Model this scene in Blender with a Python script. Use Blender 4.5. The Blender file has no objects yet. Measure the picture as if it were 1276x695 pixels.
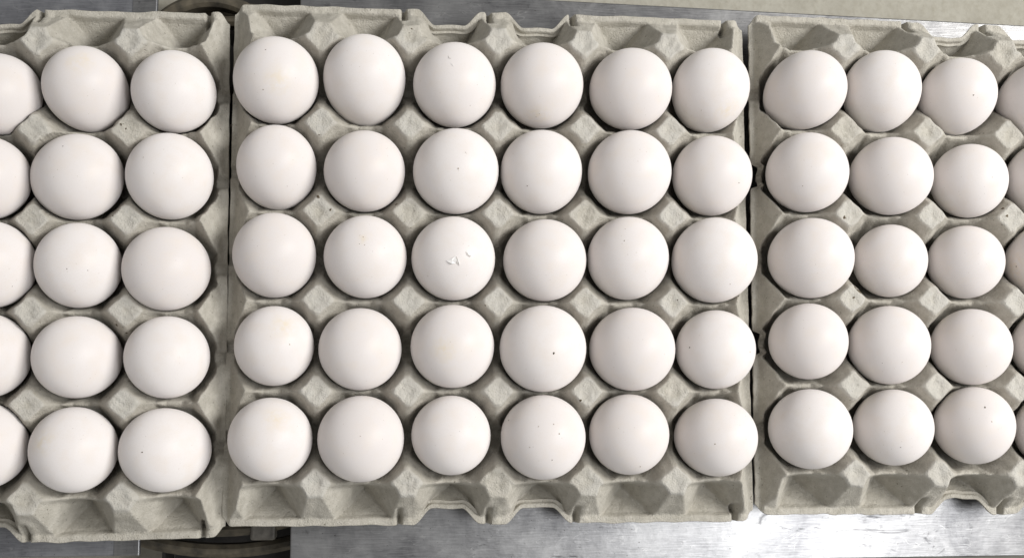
import bpy, bmesh, math, random
import numpy as np
from mathutils import Matrix, Vector

MM = 0.001
scene = bpy.context.scene
C = scene.collection

# ------------------------------------------------------------------ camera
cam_data = bpy.data.cameras.new('camera')
cam = bpy.data.objects.new('camera', cam_data)
C.objects.link(cam)
cam.location = (-0.05919, -0.08323, 0.68264)
cam.rotation_euler = (0.111081, -0.104338, -0.001152)
cam_data.sensor_width = 36.0
cam_data.lens = 42.091
cam_data.clip_start = 0.02
cam_data.clip_end = 50.0
scene.camera = cam

# ------------------------------------------------------------------ light
world = bpy.data.worlds.new('World')
scene.world = world
world.use_nodes = True
bg = world.node_tree.nodes['Background']
bg.inputs['Color'].default_value = (1.0, 0.992, 0.98, 1)
bg.inputs['Strength'].default_value = 0.32

def area_lamp(name, loc, target, sx, sy, power, col):
    ld = bpy.data.lights.new(name, 'AREA')
    ld.shape = 'RECTANGLE'; ld.size = sx; ld.size_y = sy
    ld.energy = power; ld.color = col
    o = bpy.data.objects.new(name, ld); C.objects.link(o)
    o.location = loc
    o.rotation_euler = (Vector(target) - Vector(loc)).to_track_quat('-Z', 'Y').to_euler()
    return o
area_lamp('key_lamp', (1.06, 0.26, 1.12), (0.10, 0, 0), 0.34, 0.72, 18.5, (1.0, 0.985, 0.96))
area_lamp('ceiling_lamp', (0.66, -0.24, 1.40), (0.05, 0, 0), 0.45, 0.36, 6.5, (0.97, 0.98, 1.0))

scene.cycles.diffuse_bounces = 3; scene.cycles.glossy_bounces = 2
vs = scene.view_settings
vs.view_transform = 'Standard'; vs.look = 'None'; vs.exposure = 0.12; vs.gamma = 1.0
vs.use_curve_mapping = False

# ------------------------------------------------------------------ node helpers
def new_mat(name):
    m = bpy.data.materials.new(name); m.use_nodes = True
    nt = m.node_tree
    return m, nt, nt.nodes, nt.links, nt.nodes['Principled BSDF']

def noise(nt, vec, scale, detail=4, rough=0.55, dist=0.0):
    n = nt.nodes.new('ShaderNodeTexNoise')
    n.inputs['Scale'].default_value = scale; n.inputs['Detail'].default_value = detail
    n.inputs['Roughness'].default_value = rough; n.inputs['Distortion'].default_value = dist
    nt.links.new(vec, n.inputs['Vector'])
    return n.outputs['Fac']

def ramp(nt, fac, stops):
    r = nt.nodes.new('ShaderNodeValToRGB')
    el = r.color_ramp.elements
    while len(el) < len(stops): el.new(0.5)
    for e, (p, c) in zip(el, stops):
        e.position = p
        e.color = (c, c, c, 1) if isinstance(c, (int, float)) else (*c, 1)
    nt.links.new(fac, r.inputs['Fac'])
    return r.outputs['Color']

def mix(nt, fac, a, b, mode='MIX'):
    n = nt.nodes.new('ShaderNodeMix'); n.data_type = 'RGBA'; n.blend_type = mode
    for s, v in ((n.inputs[0], fac), (n.inputs[6], a), (n.inputs[7], b)):
        if isinstance(v, bpy.types.NodeSocket): nt.links.new(v, s)
        elif isinstance(v, (int, float)): s.default_value = v
        else: s.default_value = (*v, 1)
    return n.outputs[2]

def mth(nt, op, a, b=0.0, clamp=False):
    n = nt.nodes.new('ShaderNodeMath'); n.operation = op; n.use_clamp = clamp
    for s, v in zip(n.inputs, (a, b)):
        if isinstance(v, bpy.types.NodeSocket): nt.links.new(v, s)
        else: s.default_value = v
    return n.outputs[0]

def bump(nt, height, strength, dist, normal=None):
    b = nt.nodes.new('ShaderNodeBump')
    b.inputs['Strength'].default_value = strength; b.inputs['Distance'].default_value = dist
    nt.links.new(height, b.inputs['Height'])
    if normal is not None: nt.links.new(normal, b.inputs['Normal'])
    return b.outputs['Normal']

def position(nt, scale=None):
    g = nt.nodes.new('ShaderNodeNewGeometry').outputs['Position']
    if scale is None: return g
    m = nt.nodes.new('ShaderNodeMapping'); m.inputs['Scale'].default_value = scale
    nt.links.new(g, m.inputs['Vector'])
    return m.outputs['Vector']

# ------------------------------------------------------------------ materials
def make_pulp():
    m, nt, N, L, P = new_mat('moulded_pulp')
    pos = position(nt)
    big = noise(nt, pos, 28, 3)
    mid = noise(nt, pos, 190, 4, 0.6)
    fine = noise(nt, pos, 1100, 3, 0.65)
    col = mix(nt, ramp(nt, big, [(0.3, 0.0), (0.7, 1.0)]), (0.505, 0.476, 0.413), (0.585, 0.555, 0.49))
    col = mix(nt, ramp(nt, mid, [(0.35, 0.0), (0.65, 0.75)]), col, (0.41, 0.386, 0.328))
    # pale fibres and dark flecks pressed into the pulp
    col = mix(nt, ramp(nt, fine, [(0.57, 0.0), (0.70, 0.6)]), col, (0.66, 0.645, 0.585))
    fl = noise(nt, pos, 620, 2, 0.5)
    col = mix(nt, ramp(nt, fl, [(0.27, 0.7), (0.31, 0.0)]), col, (0.16, 0.145, 0.11))
    # the rubbed, paler post tops
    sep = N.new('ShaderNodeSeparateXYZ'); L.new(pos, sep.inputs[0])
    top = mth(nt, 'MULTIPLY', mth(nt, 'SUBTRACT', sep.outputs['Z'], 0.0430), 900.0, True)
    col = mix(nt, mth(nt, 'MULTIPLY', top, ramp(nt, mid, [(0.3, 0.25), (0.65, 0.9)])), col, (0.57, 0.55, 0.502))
    L.new(col, P.inputs['Base Color'])
    P.inputs['Roughness'].default_value = 0.93
    P.inputs['Diffuse Roughness'].default_value = 0.2
    P.inputs['Specular IOR Level'].default_value = 0.2
    n1 = bump(nt, mid, 0.8, 0.0014)
    n2 = bump(nt, fine, 1.0, 0.0008, n1)
    L.new(n2, P.inputs['Normal'])
    return m

def make_shell():
    m, nt, N, L, P = new_mat('egg_shell')
    oi = N.new('ShaderNodeObjectInfo')
    tc = N.new('ShaderNodeTexCoord')
    add = N.new('ShaderNodeVectorMath'); add.operation = 'ADD'
    off = N.new('ShaderNodeVectorMath'); off.operation = 'SCALE'
    L.new(oi.outputs['Random'], off.inputs['Scale']); off.inputs[0].default_value = (37.0, 91.0, 53.0)
    L.new(tc.outputs['Object'], add.inputs[0]); L.new(off.outputs[0], add.inputs[1])
    v = add.outputs[0]
    base = mix(nt, oi.outputs['Random'], (0.765, 0.722, 0.702), (0.82, 0.782, 0.763))
    cloud = noise(nt, v, 2.2, 3)
    base = mix(nt, ramp(nt, cloud, [(0.45, 0.0), (0.72, 0.42)]), base, (0.79, 0.718, 0.65))
    mott = noise(nt, v, 38, 3, 0.6)
    base = mix(nt, ramp(nt, mott, [(0.52, 0.0), (0.75, 0.30)]), base, (0.70, 0.645, 0.60))
    # sparse pin-point dirt
    vor = N.new('ShaderNodeTexVoronoi'); vor.inputs['Scale'].default_value = 5.0
    vor.inputs['Randomness'].default_value = 1.0
    L.new(v, vor.inputs['Vector'])
    dot = ramp(nt, vor.outputs['Distance'], [(0.035, 0.55), (0.06, 0.0)])
    base = mix(nt, dot, base, (0.42, 0.36, 0.29))
    # a yellowish stain whose centre each stained egg carries
    at = N.new('ShaderNodeAttribute'); at.attribute_type = 'OBJECT'; at.attribute_name = 'stain'
    ds = N.new('ShaderNodeVectorMath'); ds.operation = 'DISTANCE'
    L.new(tc.outputs['Object'], ds.inputs[0]); L.new(at.outputs['Vector'], ds.inputs[1])
    sz = N.new('ShaderNodeAttribute'); sz.attribute_type = 'OBJECT'; sz.attribute_name = 'stain_size'
    near = ramp(nt, mth(nt, 'DIVIDE', ds.outputs['Value'], mth(nt, 'MAXIMUM', sz.outputs['Fac'], 0.001)), [(0.0, 1.0), (1.0, 0.0)])
    st = mth(nt, 'MULTIPLY', near, ramp(nt, noise(nt, v, 6, 4, 0.65), [(0.35, 0.0), (0.65, 1.0)]))
    base = mix(nt, mth(nt, 'MULTIPLY', st, 0.5), base, (0.78, 0.66, 0.45))
    L.new(base, P.inputs['Base Color'])
    P.inputs['Roughness'].default_value = 0.47
    P.inputs['Diffuse Roughness'].default_value = 0.6
    P.inputs['Specular IOR Level'].default_value = 0.32
    pores = noise(nt, v, 60, 3, 0.6)
    n1 = bump(nt, pores, 0.04, 0.004)
    L.new(n1, P.inputs['Normal'])
    return m

def plain(name, col, rough=0.8, metal=0.0, var=0.25, scale=300):
    m, nt, N, L, P = new_mat(name)
    f = noise(nt, position(nt), scale, 4)
    c = mix(nt, ramp(nt, f, [(0.3, 0.0), (0.7, 1.0)]), tuple(x * (1 - var) for x in col), tuple(min(1, x * (1 + var)) for x in col))
    L.new(c, P.inputs['Base Color'])
    P.inputs['Roughness'].default_value = rough; P.inputs['Metallic'].default_value = metal
    return m

def make_steel(name, c0, c1, r0, r1):
    m, nt, N, L, P = new_mat(name)
    pos = position(nt)
    brushed = noise(nt, position(nt, (0.06, 1.0, 1.0)), 1300, 4, 0.65)
    blot = noise(nt, pos, 26, 6, 0.68, 0.6)
    spots = noise(nt, pos, 130, 4, 0.6)
    sc = noise(nt, position(nt, (0.35, 1.0, 1.0)), 75, 3, 0.55, 0.8)
    col = mix(nt, ramp(nt, blot, [(0.32, 0.0), (0.68, 1.0)]), c0, c1)
    col = mix(nt, ramp(nt, brushed, [(0.35, 0.0), (0.7, 0.35)]), col, tuple(min(1, x * 1.45) for x in c1))
    col = mix(nt, ramp(nt, spots, [(0.62, 0.0), (0.75, 0.5)]), col, tuple(x * 0.45 for x in c0))
    scr = ramp(nt, sc, [(0.49, 0.0), (0.5, 0.35), (0.51, 0.0)])
    col = mix(nt, mth(nt, 'MULTIPLY', scr, ramp(nt, spots, [(0.45, 0.0), (0.6, 1.0)])), col, (0.5, 0.495, 0.48))
    scuff = noise(nt, position(nt, (0.45, 1.3, 1.0)), 34, 5, 0.7, 1.2)
    col = mix(nt, ramp(nt, scuff, [(0.63, 0.0), (0.68, 0.75)]), col, tuple(x * 0.4 for x in c0))
    col = mix(nt, ramp(nt, noise(nt, pos, 700, 2, 0.5), [(0.70, 0.0), (0.75, 0.8)]), col, (0.05, 0.045, 0.04))
    L.new(col, P.inputs['Base Color'])
    P.inputs['Metallic'].default_value = 0.9
    rr = mth(nt, 'ADD', mth(nt, 'MULTIPLY', blot, r1 - r0), r0)
    L.new(rr, P.inputs['Roughness'])
    n1 = bump(nt, brushed, 0.12, 0.0004)
    n2 = bump(nt, spots, 0.10, 0.001, n1)
    L.new(n2, P.inputs['Normal'])
    return m

def make_concrete():
    m, nt, N, L, P = new_mat('floor_concrete')
    pos = position(nt)
    a = noise(nt, pos, 22, 6, 0.7); b = noise(nt, pos, 240, 4, 0.6)
    col = mix(nt, ramp(nt, a, [(0.3, 0.0), (0.7, 1.0)]), (0.34, 0.32, 0.265), (0.45, 0.43, 0.365))
    col = mix(nt, ramp(nt, b, [(0.45, 0.0), (0.75, 0.5)]), col, (0.27, 0.245, 0.19))
    L.new(col, P.inputs['Base Color']); P.inputs['Roughness'].default_value = 0.9
    L.new(bump(nt, b, 0.3, 0.002), P.inputs['Normal'])
    return m

PULP = make_pulp()
SHELL = make_shell()
STEEL = make_steel('brushed_steel', (0.11, 0.11, 0.115), (0.30, 0.298, 0.297), 0.29, 0.39)
DARK_STEEL = make_steel('stained_steel', (0.11, 0.113, 0.128), (0.34, 0.343, 0.36), 0.38, 0.58)
CONCRETE = make_concrete()
TAN = plain('worn_tan_belt', (0.075, 0.063, 0.043), 0.75, 0.0, 0.6, 140)
BLACK_IRON = plain('near_black_iron', (0.022, 0.02, 0.018), 0.6, 0.3, 0.5, 120)  # near-black, slightly metallic; for the trough, turntable plate and ring hub
IRON = plain('dull_iron', (0.13, 0.12, 0.105), 0.6, 0.5, 0.5, 150)
DUST = plain('pale_dirt', (0.36, 0.30, 0.235), 0.9, 0.0, 0.3, 900)
DIRT = plain('dried_dirt', (0.085, 0.065, 0.04), 0.9, 0.0, 0.4, 900)

# ------------------------------------------------------------------ object helpers
def link(name, mesh, mat=None, parent=None):
    o = bpy.data.objects.new(name, mesh); C.objects.link(o)
    if mat is not None and not mesh.materials: mesh.materials.append(mat)
    if parent is not None: o.parent = parent
    return o

def tag(o, label=None, cat=None, group=None, kind=None):
    if label: o['label'] = label
    if cat: o['category'] = cat
    if group: o['group'] = group
    if kind: o['kind'] = kind
    return o

def bm_obj(name, bm, mat, parent=None, smooth=False):
    me = bpy.data.meshes.new(name); bm.to_mesh(me); bm.free()
    if smooth:
        for p in me.polygons: p.use_smooth = True
    return link(name, me, mat, parent)

def slab(name, pts, z0, z1, mat, bevel=0.0, parent=None):
    """prism over a polygon (mm) between two heights (mm)"""
    bm = bmesh.new()
    lo = [bm.verts.new((x * MM, y * MM, z0 * MM)) for x, y in pts]
    hi = [bm.verts.new((x * MM, y * MM, z1 * MM)) for x, y in pts]
    bm.faces.new(hi); bm.faces.new(lo[::-1])
    n = len(pts)
    for i in range(n):
        bm.faces.new((lo[i], lo[(i + 1) % n], hi[(i + 1) % n], hi[i]))
    if bevel:
        bmesh.ops.bevel(bm, geom=list(bm.edges), offset=bevel * MM, segments=2, affect='EDGES', profile=0.5)
    bmesh.ops.recalc_face_normals(bm, faces=bm.faces)
    return bm_obj(name, bm, mat, parent)

def empty(name, loc, rz=0.0):
    o = bpy.data.objects.new(name, None); C.objects.link(o)
    o.location = loc; o.rotation_euler = (0, 0, rz); o.empty_display_size = 0.02
    return o

# ------------------------------------------------------------------ the setting
fl = slab('floor', [(-900, -700), (900, -700), (900, 700), (-900, 700)], -125, -120, CONCRETE)
tag(fl, kind='structure')

# two steel bed plates with a gap between them in which discs turn
def bed_plate(pts, mat, label):
    t = empty('conveyor_plate', (0, 0, 0))
    tag(t, label, 'metal plate', 'bed plates under the egg trays')
    slab('plate_sheet', pts, -4, 0, mat, 0.7, t)
    xs = [p[0] for p in pts]
    ys_lo = max(pts[0][1], pts[1][1]); ys_hi = min(pts[2][1], pts[3][1])
    for y0, y1 in ((ys_lo + 3, ys_lo + 7), (ys_hi - 7, ys_hi - 3)):
        slab('side_rail', [(min(xs) + 28, y0), (max(xs) - 28, y0), (max(xs) - 28, y1), (min(xs) + 28, y1)], -44, -4.2, mat, 0, t)
    return t
bed_plate([(-111, -167.4), (560, -167.4), (560, 150.0), (-111, 163.0)], STEEL,
          'bright scratched steel plate under the middle and right egg trays')
left_plate = bed_plate([(-560, -160.5), (-192, -160.5), (-192, 168), (-560, 168)], DARK_STEEL,
          'dark stained steel plate under the left egg tray')

slab('end_strip', [(-205.5, -160.2), (-192.3, -160.2), (-192.3, 167.7), (-205.5, 167.7)], 0.004, 0.7, STEEL, 0.25, left_plate)

def lathe(prof, n=64):
    bm = bmesh.new(); rings = []
    for r, z in prof:
        rings.append([bm.verts.new((r * MM * math.cos(2 * math.pi * k / n), r * MM * math.sin(2 * math.pi * k / n), z * MM)) for k in range(n)])
    for a, b in zip(rings, rings[1:]):
        for k in range(n):
            bm.faces.new((a[k], a[(k + 1) % n], b[(k + 1) % n], b[k]))
    bm.faces.new(rings[0][::-1]); bm.faces.new(rings[-1])
    bmesh.ops.recalc_face_normals(bm, faces=bm.faces)
    return bm

def hoop(ri, ro, z0, z1, n=128):
    """ring with a rectangular, slightly rounded section (mm)"""
    c = (z1 - z0) * 0.2
    prof = [(ri, z0), (ro - c, z0), (ro, z0 + c), (ro, z1 - c), (ro - c, z1), (ri + c, z1), (ri, z1 - c)]
    bm = bmesh.new()
    rings = [[bm.verts.new((r * MM * math.cos(2 * math.pi * k / n), r * MM * math.sin(2 * math.pi * k / n), z * MM)) for r, z in prof] for k in range(n)]
    for k in range(n):
        a, b = rings[k], rings[(k + 1) % n]
        for i in range(len(prof)):
            j = (i + 1) % len(prof)
            bm.faces.new((a[i], b[i], b[j], a[j]))
    bmesh.ops.recalc_face_normals(bm, faces=bm.faces)
    return bm

t = empty('hooped_turntable', (-0.150, -0.002, -0.05))
tag(t, 'worn tan hooped turntable showing in the plate gap below the trays', 'turntable')
bm_obj('outer_hoop', hoop(156, 163.5, 12, 24), TAN, t)
bm_obj('inner_hoop', hoop(144, 150, 30, 40), TAN, t)
bm_obj('turntable_plate', lathe([(152, 2), (152, 10), (20, 11)], 128), BLACK_IRON, t)
t = empty('conveyor_ring', (-0.1625, 0.1165, -0.02))
tag(t, 'worn tan ring showing in the plate gap above the trays', 'ring')
bm_obj('ring_band', hoop(36, 44, 2, 12, 96), TAN, t)
bm_obj('ring_hub', lathe([(18, 0), (18, 6), (16, 7)]), BLACK_IRON, t)

g = empty('gap_tray', (0, 0, 0))
tag(g, 'black trough filling the gap between the two steel plates', 'trough')
slab('trough_bottom', [(-188, -190), (-115, -190), (-115, 190), (-188, 190)], -92, -90, BLACK_IRON, 0, g)
for x in (-189.5, -113.5):
    slab('trough_wall', [(x - 1, -190), (x + 1, -190), (x + 1, 190), (x - 1, 190)], -92, -60, BLACK_IRON, 0, g)
for x, y, lab in ((-127, -148, 'small dull iron block in the plate gap beside the lower tan hoops'),):
    b = slab('bearing_block', [(x - 7, y - 6), (x + 7, y - 6), (x + 7, y + 6), (x - 7, y + 6)], -22, -9, IRON, 1.5)
    tag(b, lab, 'metal block')

# ------------------------------------------------------------------ egg trays
# offset from the cup centre (mm), radius (mm), tilt of the long axis towards x and y (rad)
EGGS = {
('L',3,0):(3.48,-3.20,21.33,-0.015,-0.135), ('L',3,1):(-1.21,-0.93,21.83,-0.006,-0.055), ('L',3,2):(2.18,0.93,22.66,-0.012,0.015), ('L',3,3):(1.08,1.58,21.97,-0.006,0.033), ('L',3,4):(1.42,3.33,22.05,-0.006,0.079), 
('L',4,0):(0.71,-0.95,21.57,-0.197,0.274), ('L',4,1):(-5.32,0.34,22.85,0.589,-0.107), ('L',4,2):(-1.37,0.11,21.93,0.058,0.137), ('L',4,3):(-0.47,0.70,21.50,-0.239,-0.016), ('L',4,4):(-1.75,0.75,21.99,0.053,0.015), 
('L',5,0):(-1.21,-1.31,21.96,-0.085,-0.091), ('L',5,1):(-3.08,-0.19,22.60,-0.003,0.078), ('L',5,2):(-3.46,-1.15,22.05,-0.196,-0.056), ('L',5,3):(-3.00,0.01,21.51,-0.075,-0.008), ('L',5,4):(-2.91,-0.50,21.81,-0.382,0.028), 
('M',0,0):(-0.30,-0.35,22.84,-0.004,0.062), ('M',0,1):(0.64,-0.16,21.31,-0.014,0.347), ('M',0,2):(0.46,-0.17,22.06,0.037,0.210), ('M',0,3):(1.19,-0.45,20.88,0.088,0.174), ('M',0,4):(0.61,-0.84,21.91,-0.016,-0.018), 
('M',1,0):(-0.65,1.28,22.40,-0.019,0.433), ('M',1,1):(-0.07,-1.01,21.93,0.006,0.002), ('M',1,2):(0.96,-0.05,22.25,0.018,0.021), ('M',1,3):(-0.97,-1.28,22.01,-0.051,-0.036), ('M',1,4):(-0.12,-0.79,22.69,-0.008,-0.010), 
('M',2,0):(0.61,-0.31,22.77,0.001,0.067), ('M',2,1):(1.02,-0.26,23.22,0.099,-0.040), ('M',2,2):(0.41,-0.46,22.70,-0.009,0.035), ('M',2,3):(0.02,0.03,22.38,-0.009,0.021), ('M',2,4):(-0.30,0.70,21.21,-0.013,0.026), 
('M',3,0):(1.09,0.53,22.91,-0.001,0.097), ('M',3,1):(0.70,0.04,22.50,-0.037,0.120), ('M',3,2):(2.01,-0.40,22.43,0.080,-0.034), ('M',3,3):(0.82,-0.91,23.32,0.013,0.004), ('M',3,4):(0.69,-0.33,22.56,0.071,0.001), 
('M',4,0):(2.74,0.56,22.52,0.115,-0.044), ('M',4,1):(1.93,0.83,22.82,0.014,0.055), ('M',4,2):(0.86,0.55,22.33,-0.049,0.183), ('M',4,3):(1.81,-0.77,22.76,0.116,-0.018), ('M',4,4):(0.47,1.04,21.70,-0.084,0.001), 
('M',5,0):(1.84,1.18,21.58,0.000,0.379), ('M',5,1):(1.32,0.11,21.97,-0.048,0.063), ('M',5,2):(1.06,-0.04,23.30,-0.032,0.136), ('M',5,3):(1.36,-0.78,21.66,-0.035,-0.002), ('M',5,4):(0.24,-0.79,21.18,0.254,-0.031), 
('R',0,0):(2.43,-0.50,21.46,0.272,0.200), ('R',0,1):(2.25,-0.32,22.33,0.006,-0.002), ('R',0,2):(3.21,-0.74,22.45,0.140,-0.040), ('R',0,3):(1.59,0.47,21.14,-0.030,0.007), ('R',0,4):(1.29,0.29,22.02,0.014,0.011), 
('R',1,0):(0.61,0.20,21.63,-0.126,0.330), ('R',1,1):(3.45,-0.68,22.11,0.041,-0.054), ('R',1,2):(3.49,-1.34,20.31,-0.210,0.103), ('R',1,3):(0.15,-0.84,21.79,-0.073,-0.003), ('R',1,4):(1.51,1.24,21.07,-0.039,0.033), 
('R',2,0):(-1.98,-1.08,20.93,-0.017,0.271), ('R',2,1):(3.64,-2.13,20.81,-0.182,0.077), ('R',2,2):(-0.10,-0.87,20.68,-0.146,0.001), ('R',2,3):(0.72,-1.18,21.53,-0.139,0.008), ('R',2,4):(0.89,2.55,21.48,-0.132,0.085), 
('R',3,0):(-1.08,-1.79,22.33,0.054,-0.038), ('R',3,1):(1.56,0.01,22.10,-0.053,0.006), ('R',3,2):(0.15,-0.01,22.28,-0.006,0.001), ('R',3,3):(1.67,-0.13,22.09,-0.055,0.006), ('R',3,4):(1.69,-0.20,22.09,-0.055,0.006), 
}

PITCH = 48.0
Z_TOP, Z_RIM, Z_SIDE = 45.0, 23.5, 21.0
XB = 145.2          # half width
YC = 120.0          # post line
MARGIN = 23.0       # straight rim beyond the post line

class Wob:
    """smooth random field from a few plane waves"""
    def __init__(self, rng, n, lmin, lmax):
        self.k = []
        for _ in range(n):
            a = rng.uniform(0, 2 * math.pi); l = math.exp(rng.uniform(math.log(lmin), math.log(lmax)))
            self.k.append((math.cos(a) * 2 * math.pi / l, math.sin(a) * 2 * math.pi / l, rng.uniform(0, 2 * math.pi)))
    def __call__(self, x, y):
        s = 0
        for kx, ky, p in self.k: s = s + np.sin(kx * x + ky * y + p)
        return s / math.sqrt(len(self.k))

def smin(a, b, k):
    h = np.clip(0.5 + 0.5 * (b - a) / k, 0, 1)
    return b * (1 - h) + a * h - k * h * (1 - h)
def smax(a, b, k): return -smin(-a, -b, k)
def sstep(a, b, x):
    t = np.clip((x - a) / (b - a), 0, 1); return t * t * (3 - 2 * t)

def outline(x, wob):
    """how far the top or bottom rim stands beyond the post line, at x"""
    m = np.full_like(x, MARGIN)
    for c, w in ((-25.5, 12.5), (24.5, 12.5)):            # the two scallops in the middle cells
        m = m - 8.6 * sstep(w + 6.0, w - 4.5, np.abs(x - c))
    m = m - 5.5 * sstep(XB - 7, XB, np.abs(x)) ** 2            # rounded corners
    return m + 0.3 * wob(x, 0 * x)

def bowl(x, y, wn):
    """height of the cup side of the tray (mm) at tray coordinates"""
    cx = np.clip(np.floor(x / PITCH), -3, 2) * PITCH + PITCH / 2
    cy = np.clip(np.round(y / PITCH), -2, 2) * PITCH
    dx = np.abs(x - cx); dy = np.abs(y - cy)
    r = 0.2 * np.sqrt(dx ** 2 + dy ** 2) + 0.8 * np.maximum(np.maximum(dx, dy), (dx + dy) / 1.41421)
    r = r + 0.28 * wn(x, y)
    z = np.where(r < 22.4, 3.0 + 27.0 * (r / 22.4) ** 3.2, 30.0 + (r - 22.4) * 2.65)
    z = smin(z, 18.0 + np.maximum(0, dy - 2.0) * 1.80, 1.0)         # low gaps between eggs of a row
    z = smin(z, 30.0 + np.maximum(0, dx - 4.5) * 1.20, 0.8)         # higher ridges between the rows
    return z, dx, dy

def tray_height(x, y, t, mt, W):
    """x, y in mm; t = distance beyond the post line (<=0 inside), mt = local margin"""
    yc = np.clip(y, -YC, YC)
    b, dx, dy = bowl(x, yc, W[2])
    # thin crest folded up along the walls between rows
    crest = np.exp(-((np.abs(dy - 24.0) - 0.2) / 0.9) ** 2) * np.exp(-(dx / 9.5) ** 4) * 1.6
    crest = crest + np.exp(-((np.abs(dy - 24.0) - 2.6) / 0.7) ** 2) * np.exp(-((dx - 1.0) / 7.5) ** 4) * 0.6
    pi = np.clip(np.round(x / PITCH) + 3, 0, 6).astype(int); pj = np.clip(np.round((YC - yc) / PITCH), 0, 5).astype(int)
    lx = x - (pi - 3) * PITCH; ly = y - (YC - pj * PITCH)
    pd = W[3][pi, pj]                                       # each post: height, tilt, dish
    ztop = Z_TOP + pd[..., 0] + pd[..., 1] * np.clip(lx, -7, 7) + pd[..., 2] * np.clip(ly, -7, 7)
    ztop = ztop - pd[..., 3] * np.exp(-((lx / 3.6) ** 2 + (ly / 4.2) ** 2)) + 0.16 * W[2](x * 2.1, y * 2.1)
    inner = smin(b + crest, ztop, 0.3)
    # margin pockets: facets falling from the posts on either side, closed by the rim wall
    u = x - np.floor(x / PITCH) * PITCH                     # 0..48 across a cell
    tt = np.maximum(t, 0)
    tn = tt * MARGIN / mt
    tr = MARGIN - 3.6
    wn = 0.35 * W[2](x, y)
    lp = smin(Z_TOP - (u - 6.6) * 1.95 - 0.78 * tn, Z_TOP - (tn - 6.2) * 1.68, 0.3)
    rp = smin(Z_TOP - (41.4 - u) * 2.10 - 1.05 * tn, Z_TOP - (tn - 6.2) * 1.68, 0.3)
    facets = smin(smax(lp, rp, 0.3) + wn, ztop, 0.5)
    w_out = Z_RIM - 3.4 * (1 - sstep(tr - 0.8, tr + 0.1, tn)) - np.maximum(tr - tn, 0) * 0.93
    w_l = Z_RIM - (u - 8.5) * 1.5 - np.maximum(0, 13.0 - tn) * 1.6
    w_r = Z_RIM - (41.6 - u) * 3.6 - np.maximum(0, 12.0 - tn) * 2.0
    shelf = smin(smax(w_out, smax(w_l, w_r, 0.2), 0.2), Z_RIM + 0 * u, 0.15)
    outer = smax(smax(facets, shelf, 0.2), 4.0 + 0 * u, 0.4)
    # slots stamped in the rim beside the inner posts and at the right-hand corner
    for sx in (-51.5, -3.5, 44.5, 134.0):
        g = np.exp(-((x - sx) / 1.3) ** 4) * sstep(mt - 10.0, mt - 8.5, tt)
        outer = outer - 6.0 * g
        g2 = np.exp(-((x - sx - 4.2) / 1.8) ** 4) * sstep(mt - 11.5, mt - 9.0, tt) * sstep(mt, mt - 2.5, tt)
        outer = outer + 1.0 * g2
    h = np.where(t <= 0, inner, inner + (outer - inner) * sstep(0.4, 3.2, tt))
    # the outer faces at the two sides slope down to the side rim
    e = XB - np.abs(x)
    cap = Z_SIDE + 2.0 * np.maximum(e - 2.6, 0)
    h = smin(h, cap, 1.0)
    # dished, scuffed post tops and a gentle overall wobble
    h = h + W[0](x, y) * 0.45 + W[1](x, y) * 0.10
    return h

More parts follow.
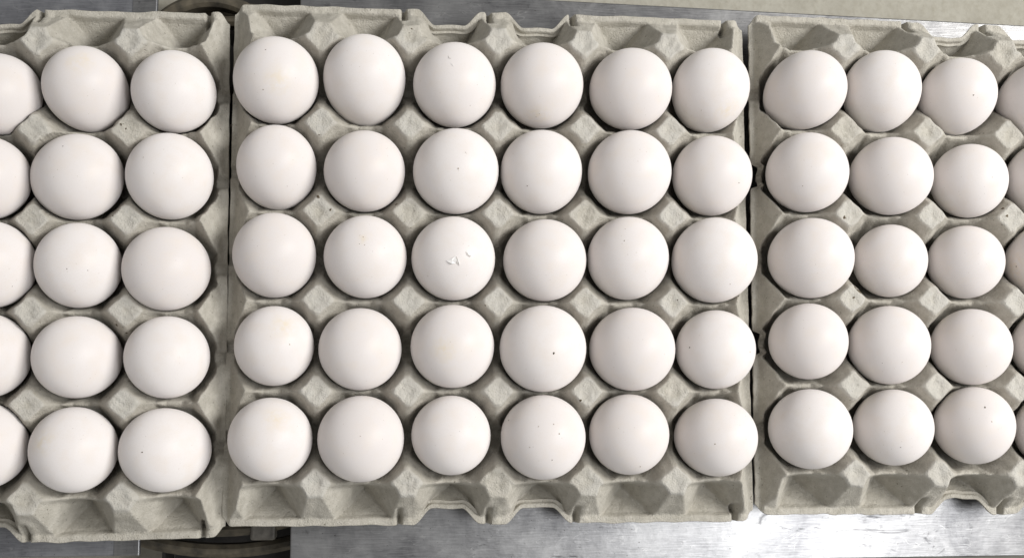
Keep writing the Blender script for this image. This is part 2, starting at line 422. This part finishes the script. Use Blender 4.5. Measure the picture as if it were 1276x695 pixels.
def build_tray(name, key, loc, rz, seed, label):
    rng = random.Random(seed)
    W = (Wob(rng, 7, 18, 60), Wob(rng, 14, 4, 11), Wob(rng, 12, 6, 16), np.array([[[rng.choice([0, 0, 0, -0.8, -1.8]) + rng.uniform(-0.6, 0.3), rng.uniform(-.06, .06), rng.uniform(-.06, .06), rng.uniform(0.5, 1.7)] for _ in range(6)] for _ in range(7)])); Wo = Wob(rng, 6, 6, 40)
    root = empty(name, (loc[0] * MM, loc[1] * MM, 0.0006), rz)
    tag(root, label, 'egg tray', 'pulp egg trays')
    step = 0.8
    gx = np.linspace(-XB, XB, int(2 * XB / step) + 1)
    nm = 30
    core = np.linspace(-YC, YC, int(2 * YC / step) + 1)
    s = np.linspace(0, 1, nm + 1)[1:]
    sy = np.concatenate([-s[::-1], np.zeros(len(core)), s])         # margin parameter
    cy = np.concatenate([np.full(nm, -YC), core, np.full(nm, YC)])
    X, CY = np.meshgrid(gx, cy); _, S = np.meshgrid(gx, sy)
    mt_hi = outline(X, Wo); mt_lo = outline(X + 0.4, lambda a, b: Wo(a * 1.1 + 71, b))
    MT = np.where(S >= 0, mt_hi, mt_lo)
    T = np.where(S != 0, np.abs(S) * MT, np.abs(CY) - YC)
    Y = CY + S * MT
    H = tray_height(X, Y, T, MT, W)
    # the pulp gives way where an egg presses on it
    for (kt, c, r), (ox, oy, a, _, _) in EGGS.items():
        if kt != key: continue
        rho = np.hypot(X - ((c - 2.5) * PITCH + ox), Y - ((2 - r) * PITCH + oy)) / (a + 0.3)
        low = 6.0 + 1.29 * a * (1 - np.sqrt(np.clip(1 - rho ** 2, 0, 1))) - 0.5
        H = np.where(rho < 1, np.minimum(H, low), H)
    # side rims: two finger notches (rows 2 and 4) and a ragged line
    notch = sum(sstep(7.5, 5.5, np.abs(Y - c)) for c in (PITCH, -PITCH)) * 3.2
    notch = notch * ((X > 0) if key == 'M' else (X < 0) * 1.35 if key == 'R' else 0.0)
    side = sstep(XB - 9, XB, np.abs(X))
    XX = X - np.sign(X) * side * (notch + 0.12 * Wo(Y * 1.3, X * 0))
    ny, nx = X.shape
    V = np.stack([XX, Y, H], -1) * MM
    # normals of the whole sheet, shared by all parts
    dxv = np.gradient(V, axis=1); dyv = np.gradient(V, axis=0)
    Nn = np.cross(dxv, dyv); Nn /= np.linalg.norm(Nn, axis=-1, keepdims=True) + 1e-12
    idx = np.arange(ny * nx).reshape(ny, nx)
    quads = np.stack([idx[:-1, :-1], idx[:-1, 1:], idx[1:, 1:], idx[1:, :-1]], -1).reshape(-1, 4)
    def fc(A): return (A[:-1, :-1] + A[:-1, 1:] + A[1:, 1:] + A[1:, :-1]).reshape(-1) / 4
    fx, fy, fh, ft, fm = fc(X), fc(Y), fc(H), fc(T), fc(MT)
    col = np.clip(np.floor(fx / PITCH), -3, 2).astype(int) + 3
    row = np.clip(2 - np.round(fy / PITCH), 0, 4).astype(int)
    pi = np.round(fx / PITCH).astype(int) + 3
    pj = np.clip(np.round((YC - fy) / PITCH), 0, 5).astype(int)
    px = (pi - 3) * PITCH; py = YC - pj * PITCH
    rim = (ft > fm - 3.6) | (np.abs(fx) > XB - 2.6)
    post = (~rim) & (fh > 34.5) & (np.abs(fx - px) < 20) & (np.abs(fy - py) < 20)
    pocket = (~rim) & (~post) & (ft > 0)
    code = np.where(rim, 0, np.where(post, 1000 + pi * 10 + pj, np.where(pocket, 2000 + col * 2 + (fy < 0), 3000 + col * 10 + row)))
    Vf = V.reshape(-1, 3); Nf = Nn.reshape(-1, 3)
    order = sorted(set(code.tolist()))
    for cde in order:
        q = quads[code == cde]
        used, inv = np.unique(q, return_inverse=True)
        q = inv.reshape(-1, 4)
        v = Vf[used]; n = Nf[used]
        if cde == 0:
            # thickness of the sheet along the whole outer edge
            loop = np.concatenate([idx[0, :], idx[1:, -1], idx[-1, -2::-1], idx[-2:0:-1, 0]])
            p0 = Vf[loop]; m = len(loop)
            tng = np.roll(p0, -1, 0) - np.roll(p0, 1, 0)
            out = np.stack([tng[:, 1], -tng[:, 0], 0 * tng[:, 0]], -1)
            out /= np.linalg.norm(out, axis=1, keepdims=True) + 1e-12
            drop = np.array([0, 0, -1.0]) * MM
            layers = [(p0, out * 0.5 + np.array([0, 0, 0.86])), (p0 + out * 0.35 * MM + drop * 0.7, out),
                      (p0 + drop * 2.2, out * 0.6 - np.array([0, 0, 0.8])), (p0 - out * 4.0 * MM + drop * 2.6, np.tile([0, 0, -1.0], (m, 1)))]
            base = len(v)
            v = np.concatenate([v] + [a for a, _ in layers]); n = np.concatenate([n] + [b for _, b in layers])
            k = np.arange(m); k2 = (k + 1) % m
            ext = [np.stack([base + i * m + k, base + (i + 1) * m + k, base + (i + 1) * m + k2, base + i * m + k2], -1) for i in range(3)]
            q = np.concatenate([q] + ext)
        pname = 'rim' if cde == 0 else 'post' if cde < 2000 else 'edge_pocket' if cde < 3000 else 'cup'
        me = bpy.data.meshes.new(pname)
        me.vertices.add(len(v)); me.vertices.foreach_set('co', v.astype(np.float32).ravel())
        me.loops.add(len(q) * 4); me.loops.foreach_set('vertex_index', q.astype(np.int32).ravel())
        me.polygons.add(len(q))
        me.polygons.foreach_set('loop_start', np.arange(0, len(q) * 4, 4, dtype=np.int32))
        me.polygons.foreach_set('use_smooth', np.ones(len(q), dtype=bool))
        me.update(calc_edges=True)
        me.normals_split_custom_set_from_vertices(n.astype(np.float32).tolist())
        link(pname, me, PULP, root)
    def height(x, y):
        a = np.array([[float(x)]]); b = np.array([[float(y)]])
        m = outline(a, Wo)
        return float(tray_height(a, b, np.abs(b) - YC, m, W)[0, 0])
    return root, height

TRAYS = {'L': ((-291.30, -7.87), 0.01554), 'M': ((0.0, 0.0), 0.0), 'R': ((293.34, 2.28), -0.00945)}
LABELS = {'L': 'grey moulded pulp egg tray cut off by the left edge of the photo',
          'M': 'grey moulded pulp egg tray in the middle, shown whole with thirty eggs',
          'R': 'grey moulded pulp egg tray cut off by the right edge of the photo'}
tray_root = {}; tray_h = {}
for i, k in enumerate('LMR'):
    tray_root[k], tray_h[k] = build_tray('egg_tray', k, TRAYS[k][0], TRAYS[k][1], 11 + i * 7, LABELS[k])

# bits of dried dirt stuck to the trays
DIRT_AT = [('M',-96.3,31.4,1.0), ('M',-89.8,24.5,0.8), ('M',-54.7,28.6,0.9), ('L',92.2,74.9,0.8), ('L',94.7,72.7,0.6), ('L',90.9,-30.9,1.3),
    ('L',95.9,-35.2,0.8), ('R',-92.6,-17.3,1.3), ('R',-90.3,-19.5,2.2), ('R',-94.6,-23.2,0.9), ('R',-99.1,21.5,1.3), ('R',-4.7,29.4,1.3),
    ('R',-3.5,24.8,1.0), ('M',102.2,27.3,0.6), ('M',44.4,-76.9,0.8), ('M',-47.3,125.7,0.6), ('M',-96.4,64.8,0.4), ('L',89.4,25.7,0.6),
    ('M',-136.8,-24.3,0.6), ('M',0.1,26.0,0.4), ('L',46.5,-101.6,0.6), ('M',-6.8,-26.2,0.5), ('M',98.7,-22.2,0.5)]
def blob_mesh(rng, name, n=9, flat=0.35):
    bm = bmesh.new()
    rings = []
    rad = [rng.uniform(0.65, 1.25) for _ in range(n)]
    st = rng.uniform(0.5, 1.0); a0 = rng.uniform(0, 6.28)
    for f, z in ((1.0, -0.12), (0.72, 0.6 * flat)):
        ring = []
        for k in range(n):
            a = 2 * math.pi * k / n
            x, y = math.cos(a) * rad[k] * f, math.sin(a) * rad[k] * f * st
            ring.append(bm.verts.new((x * math.cos(a0) - y * math.sin(a0), x * math.sin(a0) + y * math.cos(a0), z)))
        rings.append(ring)
    top = bm.verts.new((0, 0, flat))
    for k in range(n):
        bm.faces.new((rings[0][k], rings[0][(k + 1) % n], rings[1][(k + 1) % n], rings[1][k]))
        bm.faces.new((rings[1][k], rings[1][(k + 1) % n], top))
    me = bpy.data.meshes.new(name); bm.to_mesh(me); bm.free()
    for p in me.polygons: p.use_smooth = True
    return me
rng = random.Random(5)
BLOBS = [blob_mesh(rng, 'dirt_fleck') for _ in range(6)]
for b in BLOBS: b.materials.append(DIRT)
for k, x, y, r in DIRT_AT:
    o = link('dirt_fleck', rng.choice(BLOBS), None, tray_root[k])
    hx = (tray_h[k](x + 1, y) - tray_h[k](x - 1, y)) / 2; hy = (tray_h[k](x, y + 1) - tray_h[k](x, y - 1)) / 2
    qn = Vector((-hx, -hy, 1)).normalized().to_track_quat('Z', 'Y')
    o.matrix_local = Matrix.Translation((x * MM, y * MM, tray_h[k](x, y) * MM)) @ qn.to_matrix().to_4x4() @ Matrix.Scale(r * MM, 4)

# ------------------------------------------------------------------ eggs
ASPECT = 1.29
def egg_profile(t):
    return np.sin(t) * (1 + 0.13 * np.cos(t))
_t = np.linspace(0, math.pi, 4000); R_MAX = egg_profile(_t).max()
def egg_mesh(seed):
    rng = random.Random(seed)
    nu, nv = 56, 40
    t = np.linspace(0, math.pi, nv + 1)[1:-1]
    ph = np.linspace(0, 2 * math.pi, nu, endpoint=False)
    r = egg_profile(t) / R_MAX
    P = np.stack([np.outer(r, np.cos(ph)), np.outer(r, np.sin(ph)), np.outer(np.cos(t) * ASPECT, np.ones(nu))], -1).reshape(-1, 3)
    P = np.concatenate([P, [[0, 0, ASPECT], [0, 0, -ASPECT]]])
    w = Wob(rng, 4, 1.6, 3.5); w2 = Wob(rng, 4, 1.6, 3.5)
    P = P * (1 + 0.0045 * (w(P[:, 0], P[:, 1]) + w2(P[:, 2], P[:, 0])))[:, None]
    F = []
    for i in range(nv - 2):
        for j in range(nu):
            F.append((i * nu + j, (i + 1) * nu + j, (i + 1) * nu + (j + 1) % nu, i * nu + (j + 1) % nu))
    nP = len(P)
    for j in range(nu):
        F.append((nP - 2, j, (j + 1) % nu)); b = (nv - 2) * nu
        F.append((nP - 1, b + (j + 1) % nu, b + j))
    me = bpy.data.meshes.new('egg'); me.from_pydata(P.tolist(), [], F); me.update()
    for p in me.polygons: p.use_smooth = True
    me.materials.append(SHELL)
    return me
EGG_MESHES = [egg_mesh(s) for s in range(6)]

ORD = ['first', 'second', 'third', 'fourth', 'fifth', 'sixth']
ROW = ['top', 'second', 'third', 'fourth', 'bottom']
def egg_label(t, c, r, note):
    row = '%s row' % ROW[r]
    if t == 'M': where = 'middle tray, %s, %s egg from the left' % (row, ORD[c])
    elif t == 'L': where = 'left tray, %s, %s' % (row, 'beside the middle tray' if c == 5 else '%s egg from its right side' % ORD[5 - c])
    else: where = 'right tray, %s, %s' % (row, 'beside the middle tray' if c == 0 else '%s egg from its left side' % ORD[c])
    return ('%s white egg in the %s' % (note, where)) if note else 'white egg in the %s' % where
NOTES = {('M',2,2): 'cracked', ('M',1,2): 'smeared', ('M',2,0): 'nicked', ('L',4,1): 'tilted', ('M',3,3): 'black-specked',
         ('M',3,4): 'speckled', ('M',0,0): 'faintly stained', ('R',3,2): 'yellow-stained', ('M',1,0): 'tilted', ('R',0,0): 'tilted'}
GROUPS = {'L': 'eggs in the left tray', 'M': 'eggs in the middle tray', 'R': 'eggs in the right tray'}
STAIN = {('M',1,2): (-0.07,0.25,1.25), ('M',5,0): (0.263,-0.926,0.491), ('R',3,2): (-0.98,-0.2,0.163), ('M',0,0): (0.158,-0.36,1.207), ('M',0,3): (0.224,0.285,1.22),
         ('M',2,3): (-0.242,-0.145,1.248), ('M',0,4): (0.241,0.529,1.095), ('M',3,0): (-0.165,-0.926,0.57), ('L',4,0): (0.3,0.1,1.22), ('L',4,4): (-0.5,0.2,1.1)}
rng = random.Random(3)
EGG = {}
ANG = np.linspace(0, 2 * math.pi, 36, endpoint=False); TT = np.linspace(0, math.pi, 60)
PROF = np.stack([np.outer(egg_profile(TT) / R_MAX, np.cos(ANG)), np.outer(egg_profile(TT) / R_MAX, np.sin(ANG)),
                 np.outer(np.cos(TT) * ASPECT, np.ones(36))], -1).reshape(-1, 3)
for t in 'LMR':
    (tx, ty), rz = TRAYS[t]
    for c in range(6):
        for r in range(5):
            if (t, c, r) in EGGS: ox, oy, a, ax, ay = EGGS[(t, c, r)]
            else: ox, oy, a, ax, ay = rng.uniform(-1.2, 1.2), rng.uniform(-1.2, 1.2), rng.uniform(21.2, 22.6), rng.uniform(-.15, .15), rng.uniform(-.15, .15)
            th = math.hypot(ax, ay)
            rot = Matrix.Rotation(th, 3, Vector((-ay, ax, 0)).normalized()) if th > 1e-6 else Matrix.Identity(3)
            zmin = float((PROF @ np.array(rot).T)[:, 2].min()) * a
            x = (c - 2.5) * PITCH + ox; y = (2 - r) * PITCH + oy; z = 6.0 - zmin
            o = link('egg', EGG_MESHES[rng.randrange(6)])
            spin = Matrix.Rotation(0.0, 3, 'Z')
            Mx = Matrix.Translation((tx * MM, ty * MM, 0)) @ Matrix.Rotation(rz, 4, 'Z') @ Matrix.Translation((x * MM, y * MM, z * MM)) @ rot.to_4x4() @ Matrix.Scale(a * MM, 4)
            o.matrix_world = Mx
            tag(o, egg_label(t, c, r, NOTES.get((t, c, r))), 'egg', GROUPS[t])
            if (t, c, r) in STAIN: o['stain'] = STAIN[(t, c, r)]; o['stain_size'] = 0.16 if (t, c, r) == ('M', 1, 2) else 0.7 if (t, c, r) == ('R', 3, 2) else 0.42
            EGG[(t, c, r)] = o

# specks of dirt on the shells, in the eggs' own unit coordinates
FLECKS = {
 ('L', 5, 0): [(0.129,-0.304,1.232,2.0)],
 ('L', 4, 1): [(-0.579,0.616,0.792,2.0)],
 ('L', 5, 1): [(-0.410,0.156,1.185,2.0)],
 ('L', 4, 2): [(-0.056,-0.365,1.217,2.0), (0.389,-0.375,1.125,3.0)],
 ('L', 5, 2): [(0.453,-0.714,0.792,2.0)],
 ('L', 4, 3): [(0.759,-0.442,0.729,3.0)],
 ('L', 5, 4): [(0.129,-0.038,1.281,3.0), (0.442,0.229,1.152,2.0)],
 ('L', 3, 2): [(0.653,-0.025,1.035,3.0), (0.688,-0.569,0.697,2.0)],
 ('M', 0, 0): [(-0.149,0.363,1.207,2.0), (-0.189,-0.557,1.090,3.0)],
 ('M', 2, 0): [(-0.113,0.101,1.278,3.0), (-0.165,0.268,1.238,2.0), (0.257,-0.529,1.090,2.4), (0.326,-0.740,0.852,2.0)],
 ('M', 2, 1): [(-0.119,-0.118,1.275,3.0), (0.050,0.262,1.253,2.0)],
 ('M', 0, 1): [(0.350,-0.851,0.630,2.0)],
 ('M', 0, 3): [(0.374,-0.199,1.193,3.0)],
 ('M', 2, 2): [(-0.887,0.135,0.689,2.0), (-0.624,-0.530,0.837,1.6)],
 ('M', 3, 3): [(0.091,-0.170,1.271,4.0)],
 ('M', 4, 2): [(-0.198,0.408,1.177,2.0), (-0.244,0.083,1.255,3.0)],
 ('M', 5, 2): [(0.257,-0.207,1.232,3.0), (0.157,-0.768,0.887,2.5)],
 ('M', 5, 1): [(0.458,-0.420,1.063,3.0)],
 ('M', 5, 3): [(0.664,-0.101,1.018,3.0), (-0.818,0.010,0.837,3.0)],
 ('M', 2, 4): [(0.164,0.085,1.272,2.0), (-0.008,-0.298,1.243,2.0)],
 ('M', 3, 4): [(-0.315,0.260,1.200,2.0), (0.158,0.095,1.272,3.0), (-0.504,-0.214,1.120,2.0), (-0.880,0.401,0.473,3.0), (0.035,0.312,1.238,2.4), (0.013,-0.505,1.148,2.0)],
 ('M', 4, 4): [(0.188,-0.772,0.873,3.0)],
 ('M', 5, 4): [(-0.578,-0.110,1.090,3.0)],
 ('M', 3, 0): [(-0.137,-0.900,0.655,2.0), (-0.202,-0.932,0.526,2.0)],
 ('M', 3, 1): [(-0.413,-0.616,0.942,2.0)],
 ('M', 5, 0): [(-0.416,-0.885,0.418,2.0)],
 ('R', 0, 0): [(-0.013,0.258,1.255,3.0)],
 ('R', 2, 0): [(-0.068,-0.536,1.125,3.0)],
 ('R', 2, 4): [(-0.063,0.380,1.210,4.0), (0.058,0.008,1.288,3.0)],
 ('R', 1, 3): [(-0.479,-0.497,1.000,3.0), (-0.030,-0.482,1.161,2.0)],
 ('R', 2, 1): [(0.285,-0.196,1.226,2.5)],
 ('R', 3, 2): [(-0.978,-0.161,0.325,3.0)],
 ('R', 1, 4): [(-0.193,-0.527,1.110,2.0)],
 ('R', 0, 1): [(-0.439,-0.517,1.012,2.0)],
 ('L', 4, 0): [(0.484,-0.206,1.134,2.0)],
 ('M', 1, 1): [(0.035,-0.689,1.000,2.0)],
 ('M', 4, 3): [(0.423,-0.648,0.901,2.0)],
 ('M', 1, 4): [(0.017,0.091,1.286,1.8)],
}

def on_egg(p):
    """normal of the unit egg near p"""
    return Vector((p[0], p[1], p[2] / ASPECT ** 2)).normalized()
SPECKS = [blob_mesh(rng, 'dirt_speck', 8, 0.25) for _ in range(5)]
for i, b in enumerate(SPECKS): b.materials.append(DIRT if i < 2 else DUST)
def speck(egg, p, rad):
    o = link('dirt_speck', rng.choice(SPECKS), None, egg)
    o.matrix_local = Matrix.Translation(p) @ on_egg(p).to_track_quat('Z', 'Y').to_matrix().to_4x4() @ Matrix.Rotation(rng.uniform(0, 6), 4, 'Z') @ Matrix.Scale(rad, 4)
for k, lst in FLECKS.items():
    for x, y, z, s in lst: speck(EGG[k], Vector((x, y, z)), s * 0.0064)

def flake(name, egg, pts, lift, mat, label=None):
    """a thin raised shell flake: polygon on the egg, one side lifted"""
    P = [Vector(p) for p in pts]; nrm = on_egg(sum(P, Vector()) / len(P))
    bm = bmesh.new()
    lo = [bm.verts.new(p - nrm * 0.01) for p in P]
    hi = [bm.verts.new(p + nrm * (0.004 + lift * (0.25 + 0.75 * ((i * 7) % 5) / 4))) for i, p in enumerate(P)]
    n = len(P); cpt = bm.verts.new(sum((v.co for v in hi), Vector()) / n + nrm * 0.003)
    for i in range(n):
        bm.faces.new((lo[i], lo[(i + 1) % n], hi[(i + 1) % n], hi[i]))
        bm.faces.new((hi[i], hi[(i + 1) % n], cpt))
    bmesh.ops.recalc_face_normals(bm, faces=bm.faces)
    o = bm_obj(name, bm, mat, egg)
    if label: o['label'] = label
    return o
def ribbon(name, egg, pts, w, lift, mat):
    """a narrow crack lip along a line on the egg"""
    P = [Vector(p) for p in pts]; L = []; Rr = []
    for i, p in enumerate(P):
        d = (P[min(i + 1, len(P) - 1)] - P[max(i - 1, 0)]).normalized(); nrm = on_egg(p); s = d.cross(nrm)
        ww = w * (0.35 if i in (0, len(P) - 1) else 1.0)
        L.append(p + s * ww); Rr.append(p - s * ww)
    poly = L + Rr[::-1]
    return flake(name, egg, [tuple(p) for p in poly], lift, mat)
CHIP = plain('chipped_shell', (0.84, 0.82, 0.80), 0.6, 0, 0.05, 900)
CHIP_DARK = plain('crack_line', (0.56, 0.53, 0.50), 0.8, 0, 0.2, 900)
e = EGG[('M',2,2)]
flake('shell_chip', e, [(-0.218,-0.227,1.238), (-0.151,-0.267,1.24), (-0.084,-0.295,1.24), (0.0,-0.29,1.246), (0.025,-0.216,1.265), (0.001,-0.118,1.283), (-0.088,-0.181,1.269)], 0.045, CHIP, 'lifted flake of shell')
ribbon('crack_line', e, [(-0.225,-0.225,1.238), (-0.151,-0.275,1.238), (-0.084,-0.303,1.238), (-0.03,-0.30,1.244)], 0.008, 0.012, CHIP_DARK)
ribbon('crack_line', e, [(0.012,-0.134,1.281), (0.030,-0.208,1.267), (0.032,-0.265,1.253), (0.082,-0.337,1.226)], 0.012, 0.022, CHIP_DARK)
ribbon('shell_chip', e, [(0.055,-0.16,1.277), (0.065,-0.22,1.265), (0.09,-0.30,1.24)], 0.018, 0.02, CHIP)
ribbon('crack_line', e, [(0.224,-0.023,1.263), (0.261,-0.085,1.25), (0.329,-0.13,1.223)], 0.016, 0.020, CHIP_DARK)
ribbon('shell_chip', e, [(0.25,-0.01,1.26), (0.295,-0.07,1.245), (0.36,-0.11,1.22)], 0.016, 0.018, CHIP)
e = EGG[('M',1,2)]
for p, s in (((-0.059,0.309,1.238), 2.2), ((-0.026,0.115,1.283), 2.4), ((-0.145,0.139,1.269), 1.8), ((-0.173,-0.031,1.274), 2.8), ((-0.135,0.353,1.214), 1.8), ((-0.149,0.026,1.278), 1.8)):
    speck(e, Vector(p), s * 0.0062)
e = EGG[('M',2,0)]
ribbon('crack_line', e, [(-0.202,0.337,1.207), (-0.195,0.29,1.222), (-0.178,0.25,1.235)], 0.007, 0.006, CHIP_DARK)
ribbon('shell_chip', e, [(-0.15,0.14,1.268), (-0.122,0.10,1.277), (-0.08,0.06,1.284)], 0.010, 0.012, CHIP)
